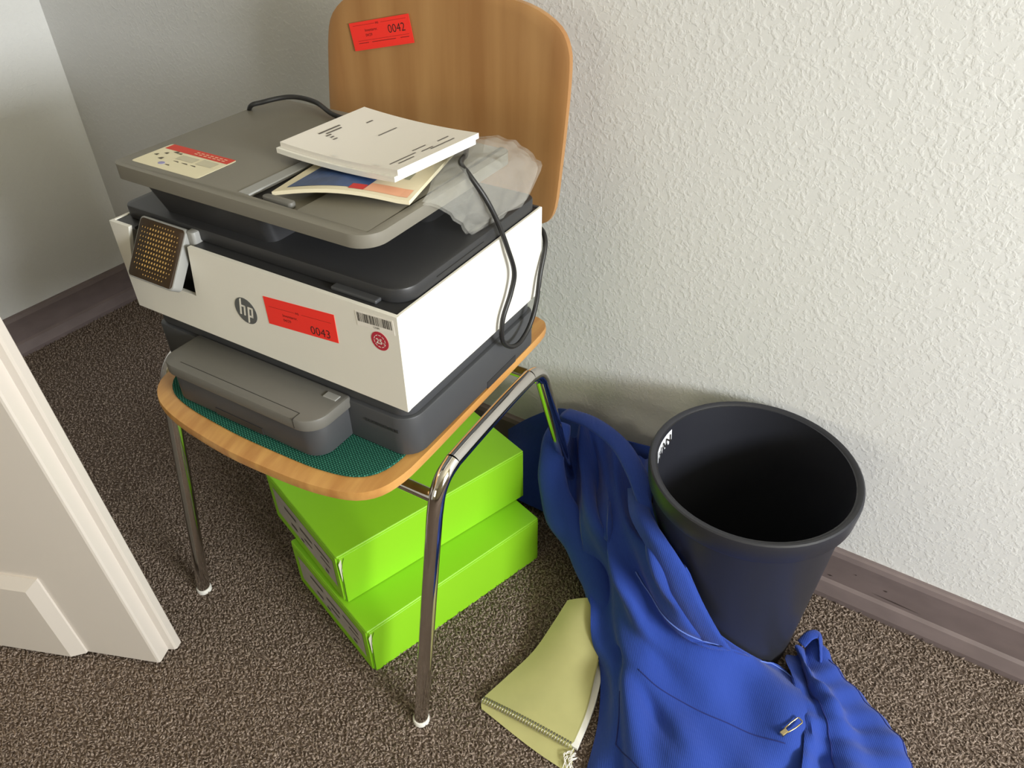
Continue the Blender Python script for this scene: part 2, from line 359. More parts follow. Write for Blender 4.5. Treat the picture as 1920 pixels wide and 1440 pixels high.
# ------------------------------------------------------------------ open door
def build_door():
    O = np.array([0.057, -0.191]); d = np.array([-0.921, -0.390]); d /= np.linalg.norm(d); n = np.array([-d[1], d[0]])
    if n[1] > 0: n = -n
    W2 = lambda s, t: tuple(O + d * s + n * t)
    D = bpy.data.objects.new('door_1', None); COL.objects.link(D); D['kind'] = 'structure'
    D['label'] = 'white painted panel door standing ajar at the left'
    D.location = (*O, 0.01)
    def part(name, vf, m, parent=D, smooth=False):
        v = np.asarray(vf[0], float) - np.array([*O, 0.01]); o = bpy.data.objects.new(name, mesh(name, v, vf[1], m, smooth)); COL.objects.link(o); o.parent = parent; return o
    prof = [(0.97, 0), (0.004, 0), (0.001, -.001), (0, -.004), (0.0, -.024), (-.010, -.0255), (-.013, -.028), (-.013, -.039), (-.010, -.042), (0.97, -.042)]
    LEAN = 0.06
    W3 = lambda s, t, z: (*W2(s + LEAN * (z - .01), t), z)
    part('door_leaf', loft([[W3(s, t, z) for s, t in prof] for z in (0.010, 2.0)]), DOORW)
    def plate(s0, s1, z0, z1, bev, h, name):
        rings = []
        for k, t in ((0, 0.0), (0.0, 0.003), (bev, h)):
            a, b, c, e = s0 + k, s1 - k, z0 + (k if z0 > .05 else 0), z1 - k
            rings.append([W3(a, t, c), W3(b, t, c), W3(b, t, e), W3(a, t, e)])
        return part(name, loft(rings), DOORW)
    plate(0.122, 0.85, 0.010, 0.186, 0.020, 0.013, 'kick_panel')
    plate(0.14, 0.83, 1.10, 1.86, 0.020, 0.010, 'upper_panel')
    hp_ = W2(0.05, 0.0); nn = np.array([*n, 0]); dd = np.array([*d, 0])
    c = np.array(W3(0.06, 0, 1.05))
    hd = part('handle', tube(catmull([c, c + nn * .045, c + nn * .055 + dd * .02, c + nn * .055 + dd * .12], 5), .009), CHROME, smooth=True)
build_door()

# ------------------------------------------------------------------ chair and printer share one yaw
YAW = 0.0347
W, DP, ZB, ZT = 0.439, 0.2923, 0.5312, 0.6512
ch = Thing('stacking_chair', 'beech plywood chair with chrome tube legs carrying the printer', 'chair', (0.22, 0.16, 0.0), YAW)
# seat: rings from the centre to a rounded outline, front edge falling away
def seat_outline():
    pts = []
    right = [(0.428, 0.31), (0.430, 0.20), (0.4315, 0.10), (0.4325, 0.03), (0.431, -0.012), (0.421, -0.040), (0.398, -0.058), (0.360, -0.068), (0.310, -0.0735), (0.224, -0.0765)]
    left = [(0.468 - x, y) for x, y in right[::-1][1:]]
    back = [(0.0445, 0.335), (0.065, 0.350), (0.12, 0.356), (0.224, 0.358), (0.33, 0.356), (0.403, 0.350), (0.4235, 0.335)]
    return np.array(right + left + back)
def seat_z(y):
    return 0.4455 - np.where(y < -0.01, ((-0.01 - y) / 0.066) ** 2 * 0.013, 0.0)
def seat_shell(scale, ztop, thick, ring=(0, .25, .5, .7, .85, .94, 1.0), inset=0.0):
    ol = seat_outline(); ol = catmull(np.vstack([ol, ol[:1]]), 3)[:-1]; c = np.array([0.224, 0.14])
    if inset:
        dv = ol - c; ol = c + dv * (1 - inset / np.linalg.norm(dv, axis=1))[:, None]
    rt, rb = [], []
    for s in ring[1:]:
        q = c + (ol - c) * s; z = seat_z(q[:, 1]) + ztop
        rt.append(np.column_stack([q, z])); rb.append(np.column_stack([q, z - thick]))
    q = c + (ol - c) * 1.004; z = seat_z(q[:, 1]) + ztop - thick * .5
    rings = rb + [np.column_stack([q, z])] + rt[::-1]
    return loft(rings)
ch.part('seat', seat_shell(1, 0, 0.0125), WOOD_S, smooth=50)
ch.part('seat_pad', seat_shell(1, 0.0035, 0.003, inset=0.021), WEAVE, smooth=50, label='dark green woven seat pad')
# backrest: bent plywood sheet with rounded corners
def back_y(x, z): return 0.374 + (z - 0.60) * 0.06 + 0.008 * (1 - ((x - 0.224) / 0.2) ** 2)
def backrest(t):
    rt = [(0.380, 0.578), (0.400, 0.586), (0.4115, 0.608), (0.4165, 0.66), (0.421, 0.731), (0.4225, 0.785), (0.419, 0.812), (0.405, 0.833), (0.373, 0.8495), (0.332, 0.858), (0.28, 0.863), (0.224, 0.864)]
    lf = [(0.165, 0.861), (0.115, 0.853), (0.075, 0.838), (0.046, 0.815), (0.034, 0.785), (0.027, 0.731), (0.0225, 0.683), (0.022, 0.64), (0.030, 0.600), (0.048, 0.583), (0.066, 0.578)]
    ol = catmull(np.array(rt + lf), 3); ol = np.vstack([ol, [(0.12 + .05 * k, 0.577) for k in range(5)]])
    c = np.array([0.224, 0.73]); fr, bk = [], []
    for s in (.15, .35, .55, .75, .9, .975, 1):
        q = c + (ol - c) * s; y = back_y(q[:, 0], q[:, 1]); e = .0015 if s == 1 else 0
        fr.append(np.column_stack([q[:, 0], y + e, q[:, 1]])); bk.append(np.column_stack([q[:, 0], y + t - e, q[:, 1]]))
    q = c + (ol - c) * 1.003; y = back_y(q[:, 0], q[:, 1]) + t / 2
    return loft(fr + [np.column_stack([q[:, 0], y, q[:, 1]])] + bk[::-1])
bk = ch.part('backrest', backrest(0.0115), WOOD_B, smooth=50)
def asset_sticker(thing, parent, O, ex, ey, code, dy, lift, curved=None):
    """fluorescent red stocktaking sticker 105 x 36 mm with black print"""
    O, ex, ey = (np.array(q, float) for q in (O, ex, ey))
    st = thing.part('asset_sticker', slab2d(0, .105, 0, .036, O, ex, ey, .0003, lift), RED, parent=parent, label='fluorescent red sticker numbered ' + code)
    L2 = lift + .00045
    parts = [place2d(rect2d(.006, .045, .0315 + dy, .0318 + dy), O, ex, ey, lift=L2), place2d(rect2d(.056, .099, .0315 + dy, .0318 + dy), O, ex, ey, lift=L2),
             place2d(text_vf('IVG', .0035, .00005), O, ex, ey, .0465, .0305 + dy, L2), place2d(text_vf('Inventarnr.', .0052), O, ex, ey, .0255, .0228 + dy, L2),
             place2d(text_vf('04/29', .0052), O, ex, ey, .0255, .0165 + dy, L2)]
    if dy > -.004:
        parts += [place2d(rect2d(.010, .100, .0118, .0121), O, ex, ey, lift=L2), place2d(rect2d(.010, .028, .0085, .0092), O, ex, ey, lift=L2),
                  place2d(rect2d(.034, .076, .0085, .0092), O, ex, ey, lift=L2), place2d(rect2d(.084, .099, .0085, .0092), O, ex, ey, lift=L2)]
    thing.part('small_print', merge(*parts), REDINK, parent=parent)
    thing.part('number_print', place2d(text_vf(code, .0150, -.0001), O, ex, ey, .0655, .0165 + (dy * 1.8), L2), INK, parent=parent)
def bl(x, z): return np.array([x, back_y(x, z), z])
bO = bl(0.0825, 0.7690); bX = bl(0.198, 0.7940) - bO; bX /= np.linalg.norm(bX); up = bl(.128, .83) - bl(.128, .77); bY = up - bX * (up @ bX); bY /= np.linalg.norm(bY)
asset_sticker(ch, bk, bO, bX, bY, '0042', 0.0, .0016)
# tube frame
R_T = 0.0103
def tube_leg(path, name='leg', glide_at=None):
    P = catmull(np.array(path), 6); o = ch.part(name, tube(P, R_T, 16), CHROME, smooth=60)
    if glide_at is not None:
        g = np.array(glide_at); n = 16
        ch.part('glide', loft([[(g[0] + r * math.cos(2 * math.pi * k / n), g[1] + r * math.sin(2 * math.pi * k / n), z) for k in range(n)] for r, z in ((.0105, .0005), (.0120, .002), (.0122, .007), (.0112, .010))]), GLIDE, parent=o, smooth=40)
for side in (0, 1):
    fx = lambda x: x if side else 0.4405 - x
    ftop, ftip = (fx(0.456), 0.010, 0.395), (fx(0.4455), -0.060, 0.008)
    tube_leg([ftip, (fx(0.4485), -0.040, 0.118), (fx(0.4515), -0.020, 0.232), (fx(0.455), 0.002, 0.355), (fx(0.456), 0.008, 0.385), (fx(0.456), 0.016, 0.406), (fx(0.456), 0.030, 0.4205), (fx(0.4555), 0.050, 0.427)], glide_at=(ftip[0], ftip[1]))
    tube_leg([(fx(0.4555), 0.050, 0.427), (fx(0.455), 0.10, 0.429), (fx(0.453), 0.18, 0.429), (fx(0.452), 0.238, 0.427)], name='side_rail')
    tube_leg([(fx(0.452), 0.238, 0.427), (fx(0.452), 0.258, 0.421), (fx(0.452), 0.272, 0.406), (fx(0.4525), 0.280, 0.385), (fx(0.455), 0.315, 0.280), (fx(0.459), 0.360, 0.140), (fx(0.462), 0.402, 0.008)], glide_at=(fx(0.462), 0.402))
    ch.part('back_support', tube(catmull(np.array([(fx(0.33), 0.10, 0.418), (fx(0.33), 0.30, 0.418), (fx(0.33), 0.375, 0.435), (fx(0.33), 0.405, 0.50), (fx(0.33), 0.413, 0.60), (fx(0.33), 0.428, 0.68)]), 5), .009, 10), CHROME, smooth=60)
for yy, zz in ((0.012, 0.398), (0.262, 0.410)):
    ch.part('cross_bar', tube([(-0.012, yy, zz), (0.1, yy, zz), (0.22, yy, zz), (0.34, yy, zz), (0.454, yy, zz)], .0085, 12), CHROME, smooth=60)

# ------------------------------------------------------------------ printer
pr = Thing('printer', 'white and charcoal inkjet printer with document feeder standing on the chair', 'printer', (W / 2, DP / 2, 0.4492), YAW)
SEAT = 0.4492
pr.part('base', rprism(0.012, 0.432, 0.008, 0.288, SEAT, 0.505, (.012, .026, .012, .012), .003), P_DARK, smooth=40)
pr.part('base_collar', rprism(0.016, 0.428, 0.012, 0.284, 0.505, ZB, (.012, .020, .012, .012), .003), P_DARK, smooth=40)
pr.part('body_core', box(0.006, W - .006, 0.034, DP - .004, ZB, ZT - .006), P_BLACK)
# front panel with the cut-out for the control panel
pr.part('front_panel', xz_prism([(0, ZB), (W, ZB), (W, ZT), (0.139, ZT), (0.128, 0.583), (0.012, 0.583), (0.036, ZT), (0, ZT)], 0.0, 0.005), P_WHITE, smooth=20)
pr.part('side_panel', box(W - .004, W, 0.005, DP, ZB, ZT, .0006, 1), P_WHITE)
pr.part('side_panel', box(0, .004, 0.005, DP, ZB, ZT, .0006, 1), P_WHITE)
pr.part('rear_panel', box(.004, W - .004, DP - .004, DP, ZB, ZT), P_DARK)
pr.part('top_deck', merge(prism([(0.004, 0.005), (0.040, 0.005), (0.040, 0.034), (0.142, 0.034), (0.142, 0.005), (W - .004, 0.005), (W - .004, DP - .004), (0.004, DP - .004)], ZT - .005, ZT - .0012),
                          box(0.040, 0.142, 0.031, 0.034, ZB + .03, ZT - .003)), P_BLACK)
pr.part('latch', box(0.345, 0.405, 0.010, 0.020, ZT - .001, ZT + .0035, .0015), P_DARK)
lid = pr.part('scanner_lid', rprism(0.006, 0.4345, 0.019, 0.288, ZT - .001, 0.6670, (.014, .026, .016, .014), .0025, 8), P_BLACK, smooth=40)
pr.part('lid_groove', box(0.4342, 0.4352, 0.075, 0.165, 0.6585, 0.6592), P_GROOVE, parent=lid)
# feeder housing tapers inward towards the lid
def taper(x0, x1, y0, y1, z0, z1, k, kr):
    rings = []
    for s, z in ((1, z0), (.5, z0 * .5 + z1 * .5), (0, z1)):
        rings.append([(x, y, z) for x, y in rr_outline(x0 + k * s, x1 - kr * s, y0 + k * .8 * s, y1 - k * s, .012, 4)])
    return loft(rings)
pr.part('feeder_housing', taper(0.050, 0.245, 0.020, 0.268, 0.667, 0.712, .016, .0), P_BLACK, smooth=40)
pr.part('feeder_tray_support', taper(0.245, 0.385, 0.150, 0.268, 0.667, 0.712, .010, .02), P_BLACK, smooth=40)
ZA = 0.7270
XR = 0.232
ZU = 0.7095
def sloped(vf): return [(q[0], q[1], q[2] - (.0035 * max(0, q[0] - XR) / .176 if q[2] > ZU + .004 else 0)) for q in vf[0]], vf[1]
def corner(cx, cy, rad, a_from, n=8):
    return [(cx + rad * math.cos(math.radians(a_from + 90 * k / n)), cy + rad * math.sin(math.radians(a_from + 90 * k / n))) for k in range(n + 1)]
def bevelled_prism(poly, z0, z1, b):
    v, f = prism(poly, z0, z1); bm = bmesh.new(); vs_ = [bm.verts.new(q) for q in v]
    for g in f: bm.faces.new([vs_[i] for i in g])
    bm.normal_update()
    ed = [e for e in bm.edges if abs(e.verts[0].co.z - e.verts[1].co.z) < 1e-6]
    bmesh.ops.bevel(bm, geom=ed, offset=b, segments=3, profile=.5, affect='EDGES', clamp_overlap=True)
    bm.verts.index_update(); out = [tuple(q.co) for q in bm.verts], [tuple(q.index for q in g.verts) for g in bm.faces]; bm.free(); return out
cover_poly = corner(.044, .022, .014, 180) + corner(.380, .036, .028, 270) + corner(.394, .260, .014, 0) + [(.3965, .274), (.3965, .0215), (XR, .0215), (XR, .274)] + corner(.044, .260, .014, 90)
fc = pr.part('feeder_cover', sloped(bevelled_prism(cover_poly, ZU, ZA, .0022)), P_GREY, smooth=40)
dt = pr.part('document_tray', box(XR + .0005, 0.396, 0.022, 0.2735, ZU, ZA - .0068), P_GREY)
pr.part('tray_flap', sloped(rprism(0.304, 0.3958, 0.0222, 0.2720, ZA - .0068, ZA - .0003, .002, .0006)), P_GREY, parent=dt, smooth=40)
pr.part('feeder_slot', box(XR + .0002, XR + .014, 0.024, 0.262, ZA - .0068, ZA - .0058), P_GROOVE, parent=dt)
pr.part('feeder_lip', box(XR - .010, XR + .006, 0.022, 0.262, ZA - .0016, ZA + .0008, .001), P_PANEL, parent=fc)
pr.part('paper_guide', rprism(0.250, 0.292, 0.026, 0.036, ZA - .0068, ZA + .0005, .0045, .002), P_MID, smooth=40)
# output tray in front of the base
pr.part('paper_tray', rprism(0.094, 0.341, -0.047, 0.010, SEAT + .0012, 0.4925, (.020, .024, .002, .002), .002, 8), P_DARK, smooth=40)
ot = pr.part('output_tray', rprism(0.091, 0.345, -0.054, 0.012, 0.4925, 0.5090, (.024, .028, .004, .004), .003, 8), P_MID, smooth=40)
pr.part('tray_edge_line', merge(box(0.120, 0.316, -0.0425, -0.0418, 0.5088, 0.5093), box(0.316, 0.3167, -0.0542, -0.0418, 0.4960, 0.5093)), P_GROOVE, parent=ot)
pr.part('tray_clip', box(0.318, 0.337, -0.006, 0.004, 0.5085, 0.5103, .0008), P_PANEL, parent=ot)
pr.part('model_plate', merge(*[box(0.366 + .0055 * k, 0.370 + .0055 * k, 0.0072, 0.0082, 0.484, 0.4875) for k in range(9)]), P_BLACK)
pr.part('tray_handle_recess', box(0.17, 0.25, -0.0478, -0.0468, SEAT + .002, SEAT + .012), P_BLACK)
pr.part('side_recess', box(0.4315, 0.4326, 0.165, 0.235, SEAT, SEAT + .010), P_BLACK)
# tilted touch panel
pT, pB = np.array([0.050, 0.012, 0.6655]), np.array([0.050, -0.030, 0.6045])
py = (pT - pB) / np.linalg.norm(pT - pB); px = np.array([1.0, 0, 0]); pn = np.cross(px, py); PH = np.linalg.norm(pT - pB)
def oriented(vf): return [tuple(pB + q[0] * px + q[1] * py + q[2] * pn) for q in vf[0]], vf[1]
cp = pr.part('control_panel', oriented(rprism(0, .080, 0, PH, -.014, 0, .006, .0012)), P_PANEL, smooth=40)
def screen_material():
    m = mat('touch_screen_glass', srgb(58, 42, 26), 0.12)
    return m
sc_ = pr.part('screen', oriented(rprism(.002, .078, .002, PH - .002, -.001, .0006, .005, .0003)), screen_material(), parent=cp, smooth=40, label='glossy brown touch screen')
DOT = mat('screen_dots', srgb(206, 168, 96), 0.35)
dots = []
for r in range(12):
    for c in range(14):
        if (r in (0, 11) and (c < 4 or c > 11)) or (c in (0, 13) and r < 2): continue
        cx, cy = .0085 + c * .0047 + (.0008 if r % 2 else 0), .0075 + r * .0054; k = .00125 if 2 < c < 12 and 1 < r < 11 else .0008
        dots.append(oriented(([(cx - k, cy - k, .0008), (cx + k * .6, cy - k, .0008), (cx + k, cy + k, .0008), (cx - k * .6, cy + k, .0008)], [(0, 1, 2, 3)])))
pr.part('screen_print', merge(*dots), DOT, parent=sc_)
pr.part('panel_hinge', rprism(0.128, 0.141, 0.010, 0.030, ZT - .006, 0.6640, .004, .002), P_PANEL, smooth=40)
# logo disc on the front panel
fo = (0, 0, 0); EX, EY = (1, 0, 0), (0, 0, 1)
cxl, czl, rl = 0.2135, 0.589, 0.0172
logo = pr.part('logo', loft([[(cxl + rl * math.cos(2 * math.pi * k / 40), y, czl + rl * math.sin(2 * math.pi * k / 40)) for k in range(40)] for y in (0, -.0004)]), mat('logo_grey', srgb(92, 94, 94), 0.5), label='round grey logo with slanted white letters')
def slanted(polys):
    return merge(*[([(cxl + x + .22 * z, -.0006, czl + z) for x, z in p], [tuple(range(len(p)))]) for p in polys])
s_ = .0031
letters = [[(-.0095, -.0070), (-.0066, -.0070), (-.0066, .0166), (-.0095, .0145)], [(-.0066, .0046), (-.0008, .0046), (-.0008, .0072), (-.0066, .0072)], [(-.0030, -.0070), (-.0002, -.0070), (-.0002, .0066), (-.0030, .0066)],
           [(.0032, -.0164), (.0060, -.0148), (.0060, .0072), (.0032, .0072)], [(.0060, .0046), (.0112, .0046), (.0112, .0072), (.0060, .0072)], [(.0090, -.0070), (.0118, -.0070), (.0118, .0066), (.0090, .0066)], [(.0060, -.0070), (.0112, -.0070), (.0112, -.0044), (.0060, -.0044)]]
pr.part('logo_letters', slanted(letters), P_WHITE, parent=logo)
# stickers on the front panel
tl = math.radians(4.6)
fpnl = pr.e
asset_sticker(pr, fpnl, (0.249, 0, 0.5835), (math.cos(tl), 0, math.sin(tl)), (-math.sin(tl) * .0, 0, 1), '0043', -.0075, .0001)
bt = math.radians(3)
bO2, bX2, bY2 = (0.3855, 0, 0.6262), (math.cos(bt), 0, math.sin(bt)), (-math.sin(bt), 0, math.cos(bt))
bc = pr.part('barcode_label', slab2d(0, .049, 0, .0175, bO2, bX2, bY2, .0002, .0001), PAPER, label='white barcode label')
bars = []; x = .002
while x < .046:
    w = random.choice((.0004, .0006, .0009, .0013)); bars.append(place2d(rect2d(x, min(x + w, .0465), .0055, .0160), bO2, bX2, bY2, lift=.0004)); x += w + random.choice((.0005, .0007, .0010))
bars.append(place2d(text_vf('12580', .0035), bO2, bX2, bY2, .021, .0018, .0004))
pr.part('barcode_bars', merge(*bars), INK, parent=bc)
rd = pr.part('round_sticker', loft([[(0.413 + .0112 * math.cos(2 * math.pi * k / 32), y, 0.6150 + .0112 * math.sin(2 * math.pi * k / 32)) for k in range(32)] for y in (0, -.0003)]), mat('sticker_crimson', srgb(186, 42, 62), 0.6), label='round crimson sticker reading 25')
ring = [([(0.413 + r * math.cos(a), -.0005, .615 + r * math.sin(a)) for r, a in ((.0070, a0), (.0078, a0), (.0078, a0 + .45), (.0070, a0 + .45))], [(0, 1, 2, 3)]) for a0 in np.arange(0, 6.2, .62)]
pr.part('sticker_print', merge(place2d(text_vf('25', .0085, .0002), (0.413, 0, .615), EX, EY, -.0050, -.0032, .0005), place2d(text_vf('%', .004), (0.413, 0, .615), EX, EY, .0043, -.0032, .0005), *ring), PAPER, parent=rd)
# instruction sticker on the feeder cover
iO, iX, iY = (0.046, 0.024, ZA), (1, 0, 0), (0, 1, 0)
info = pr.part('instruction_sticker', rprism(0.046, 0.156, 0.024, 0.083, ZA, ZA + .0003, .004, .0001), mat('sticker_cream', srgb(226, 218, 188), 0.6), parent=fc, label='cream instruction sticker with red heading')
pr.part('sticker_heading', place2d(rect2d(.004, .108, .0450, .0588), iO, iX, iY, lift=.0005), mat('sticker_red', srgb(205, 62, 44), 0.6), parent=info)
pr.part('heading_print', merge(*[place2d(rect2d(.050 + .0075 * k, .055 + .0075 * k, y, y + .0018), iO, iX, iY, lift=.0007) for k in range(7) for y in (.0485, .0525)]), mat('sticker_pale', srgb(236, 190, 160), 0.6), parent=info)
dk = []
for (a, b, w, h) in ((.008, .026, .006, .004), (.016, .034, .006, .004), (.024, .041, .008, .004), (.022, .020, .007, .005), (.032, .040, .007, .003), (.045, .0225, .010, .0012), (.058, .0225, .012, .0012), (.073, .0225, .010, .0012), (.044, .011, .009, .0014)):
    dk.append(place2d(([(a, b, 0), (a + w, b - .001, 0), (a + w * .8, b + h, 0), (a + w * .3, b + h * .7, 0)], [(0, 1, 2, 3)]), iO, iX, iY, lift=.0006))
pr.part('sticker_figures', merge(*dk), mat('sticker_dark', srgb(92, 84, 70), 0.7), parent=info)
pr.part('sticker_patches', merge(place2d(rect2d(.042, .070, .028, .040), iO, iX, iY, lift=.00055), place2d(rect2d(.075, .100, .028, .042), iO, iX, iY, lift=.00055)), mat('sticker_grey', srgb(196, 190, 166), 0.7), parent=info)
pr.part('sticker_badge', loft([[(0.046 + .038 + .0045 * math.cos(2 * math.pi * k / 20), .024 + .012 + .0035 * math.sin(2 * math.pi * k / 20), ZA + z) for k in range(20)] for z in (.0003, .0006)]), mat('sticker_violet', srgb(150, 148, 190), 0.7), parent=info)

# ------------------------------------------------------------------ power cable lying over the printer
pc = Thing('power_cable', 'black power cable looping over the printer and down its right side', 'cable', (0.44, 0.2, 0.49), YAW)
path = [(-0.012, 0.285, 0.62), (0.006, 0.245, 0.690), (0.036, 0.218, 0.7300), (0.052, 0.228, 0.7375), (0.078, 0.254, 0.7410), (0.117, 0.258, 0.7390), (0.165, 0.243, 0.7330), (0.22, 0.248, 0.7310), (0.30, 0.254, 0.7310), (0.355, 0.246, 0.7325), (0.383, 0.214, 0.7350), (0.396, 0.184, 0.7365), (0.412, 0.174, 0.7310), (0.430, 0.178, 0.7060),
        (0.4405, 0.186, 0.676), (0.4470, 0.196, 0.640), (0.4490, 0.207, 0.604), (0.4480, 0.200, 0.578), (0.4470, 0.182, 0.550), (0.4470, 0.180, 0.522), (0.4480, 0.196, 0.502), (0.4480, 0.220, 0.494), (0.4480, 0.246, 0.505), (0.4480, 0.263, 0.530), (0.4460, 0.276, 0.565), (0.4400, 0.300, 0.600), (0.42, 0.315, 0.61), (0.40, 0.297, 0.600)]
pc.part('cord', tube(catmull(np.array(path), 8), .0031, 8), RUBBER, smooth=True)
pc.part('plug', box(0.385, 0.415, 0.2935, 0.306, 0.590, 0.610, .002), RUBBER)

# ------------------------------------------------------------------ papers and plastic bag on the feeder
def bent_block(corn, z0f, thick, nx=12, ny=8):
    """block of sheets bent over what lies below: bilinear outline, base height z0f(u, v)"""
    a, b, c, d = (np.array(q, float) for q in corn)
    G = np.zeros((ny + 1, nx + 1, 3))
    for i in range(ny + 1):
        for j in range(nx + 1):
            u, v = j / nx, i / ny; q = (a * (1 - u) + b * u) * (1 - v) + (d * (1 - u) + c * u) * v
            G[i, j] = (q[0], q[1], z0f(u, v) + thick)
    B = G.copy(); B[:, :, 2] -= thick
    n = (nx + 1) * (ny + 1); V = np.concatenate([G.reshape(-1, 3), B.reshape(-1, 3)]); top = []; rest = []
    for i in range(ny):
        for j in range(nx):
            q = (i * (nx + 1) + j, i * (nx + 1) + j + 1, (i + 1) * (nx + 1) + j + 1, (i + 1) * (nx + 1) + j); top.append(q); rest.append(tuple(n + k for k in q[::-1]))
    loop = [j for j in range(nx + 1)] + [i * (nx + 1) + nx for i in range(1, ny + 1)] + [ny * (nx + 1) + j for j in range(nx - 1, -1, -1)] + [i * (nx + 1) for i in range(ny - 1, 0, -1)]
    for p, q in zip(loop, loop[1:] + loop[:1]): rest.append((q, p, n + p, n + q))
    return (V, top + rest), G
bro = Thing('brochure', 'thin magazine with blue cover lying under the white note pad', 'magazine', (0.31, 0.12, 0.722), YAW)
BC = [(0.257, 0.036), (0.402, 0.082), (0.360, 0.235), (0.235, 0.180)]
bz = lambda u, v: 0.7252 + .0075 * math.sin(math.pi * min(1, u * 1.05)) * (1 - .5 * v) + .0035 * u
vf, GB = bent_block(BC, bz, .0042)
bro.part('pages', vf, mat('magazine_paper', srgb(226, 216, 188), 0.7), smooth=30)
def on_block(G, pts, lift):
    ny, nx = G.shape[0] - 1, G.shape[1] - 1; out = []
    for u, v in pts:
        x, y = min(max(u, 0), .9999) * nx, min(max(v, 0), .9999) * ny; i, j = int(y), int(x); fu, fv = x - j, y - i
        q = (G[i, j] * (1 - fu) + G[i, j + 1] * fu) * (1 - fv) + (G[i + 1, j] * (1 - fu) + G[i + 1, j + 1] * fu) * fv
        out.append((q[0], q[1], q[2] + lift))
    return out
def strip_on(G, u0, u1, v0, v1, lift, n=8, sk=0.0):
    A = [(u0 + (u1 - u0) * k / n, v0) for k in range(n + 1)]; B = [(u0 + sk + (u1 - u0) * k / n, v1) for k in range(n + 1)]
    V = on_block(G, A + B, lift); return V, [(k, k + 1, n + 2 + k, n + 1 + k) for k in range(n)]
bro.part('cover_picture', strip_on(GB, .08, .66, .06, .95, .0004, 12, .08), mat('magazine_blue', srgb(52, 76, 122), 0.4, var=.25, vscale=(40, 40, 40)))
bro.part('cover_title', strip_on(GB, .40, .62, .40, .75, .0006, 6, .10), mat('magazine_pale', srgb(196, 190, 172), 0.5))
bro.part('cover_band', strip_on(GB, .62, .97, .04, .16, .0004, 6), mat('magazine_salmon', srgb(226, 168, 136), 0.5))
bro.part('cover_red_corner', strip_on(GB, .55, .66, .04, .12, .0006, 4), mat('magazine_red', srgb(196, 40, 34), 0.5))
bro.part('cover_print', merge(strip_on(GB, .70, .73, .30, .42, .0006, 2), strip_on(GB, .76, .82, .30, .42, .0006, 2), strip_on(GB, .84, .88, .30, .42, .0006, 2)), mat('magazine_ink', srgb(150, 150, 130), 0.6))
NC = [(0.206, 0.106), (0.384, 0.0905), (0.3945, 0.224), (0.207, 0.251)]
nz = lambda u, v: 0.7415 - .004 * u * (1 - u) * 4 * .8 - .004 * (1 - u) * 1.2 + .003 * u + .002 * (1 - v)
pad = Thing('note_pad', 'thick white printed form pad lying on top of the printer feeder', 'note pad', (0.30, 0.17, 0.735), YAW)
vf, G0 = bent_block([(q[0] - .004 if k in (0, 3) else q[0] - .002, q[1] - .0035) for k, q in enumerate(NC)], lambda u, v: nz(u, v), .0058)
pad.part('lower_sheets', vf, PAPER_E, smooth=30)
vf, G1 = bent_block(NC, lambda u, v: nz(u, v) + .0060, .0062)
pad.part('upper_sheets', vf, PAPER, smooth=30)
ln = [(.05, .20, .60, .62), (.05, .14, .67, .685), (.07, .16, .73, .745), (.10, .30, .50, .51), (.08, .20, .88, .90), (.42, .56, .55, .556), (.70, .94, .10, .106), (.74, .90, .16, .166), (.72, .82, .27, .276), (.78, .95, .33, .336), (.80, .95, .48, .486), (.84, .90, .22, .226)]
# printed lines run along the short side of the sheet
pad.part('printed_lines', merge(*[strip_on(G1, c, d + .004, a, b, .0004, 2) for c, d, a, b in [(.10, .112, .30, .55), (.14, .150, .34, .52), (.17, .180, .30, .36), (.21, .220, .30, .34), (.25, .258, .28, .33), (.22, .228, .72, .80), (.45, .456, .55, .78), (.88, .886, .08, .38), (.92, .926, .12, .30), (.84, .846, .40, .56), (.90, .906, .42, .56), (.86, .866, .68, .82), (.92, .926, .50, .80)]]), mat('print_grey', srgb(96, 88, 84), 0.8), kind='stuff')
for u0 in (.45, .80): pad.part('staple', strip_on(G1, u0, u0 + .05, .012, .028, .0012, 2), GLIDE)
# crumpled clear bag spilling from under the pad over the lid
BG = np.array([
    [(0.330, 0.230, 0.7290), (0.352, 0.200, 0.7300), (0.378, 0.160, 0.7310), (0.400, 0.120, 0.7300), (0.406, 0.095, 0.7270)],
    [(0.365, 0.258, 0.7340), (0.385, 0.225, 0.7360), (0.402, 0.185, 0.7330), (0.413, 0.145, 0.7240), (0.416, 0.118, 0.7130)],
    [(0.392, 0.286, 0.7260), (0.408, 0.250, 0.7270), (0.418, 0.210, 0.7200), (0.421, 0.170, 0.7040), (0.420, 0.140, 0.6900)],
    [(0.410, 0.300, 0.7120), (0.424, 0.270, 0.7090), (0.428, 0.232, 0.6960), (0.426, 0.192, 0.6830), (0.421, 0.155, 0.6715)],
    [(0.424, 0.312, 0.6960), (0.434, 0.286, 0.6900), (0.434, 0.248, 0.6770), (0.428, 0.212, 0.6695), (0.418, 0.176, 0.6690)]])
GG = surf(BG, 3, 3); U, Vv = np.meshgrid(np.linspace(0, 1, GG.shape[1]), np.linspace(0, 1, GG.shape[0]))
cr = .0030 * np.abs(np.sin(9 * U + 5 * Vv + 2 * np.sin(4 * Vv))) + .0050 * rng.random(GG.shape[:2])
GG = GG + grid_normals(GG) * cr[:, :, None]; GG[:, :, :2] += rng.normal(0, .0010, GG[:, :, :2].shape)
bag = Thing('plastic_bag', 'crumpled clear plastic sleeve draped over the printer lid', 'plastic bag', (0.41, 0.2, 0.668), YAW)
bag.part('sleeve', shell(GG, .0004), FILM, smooth=False)
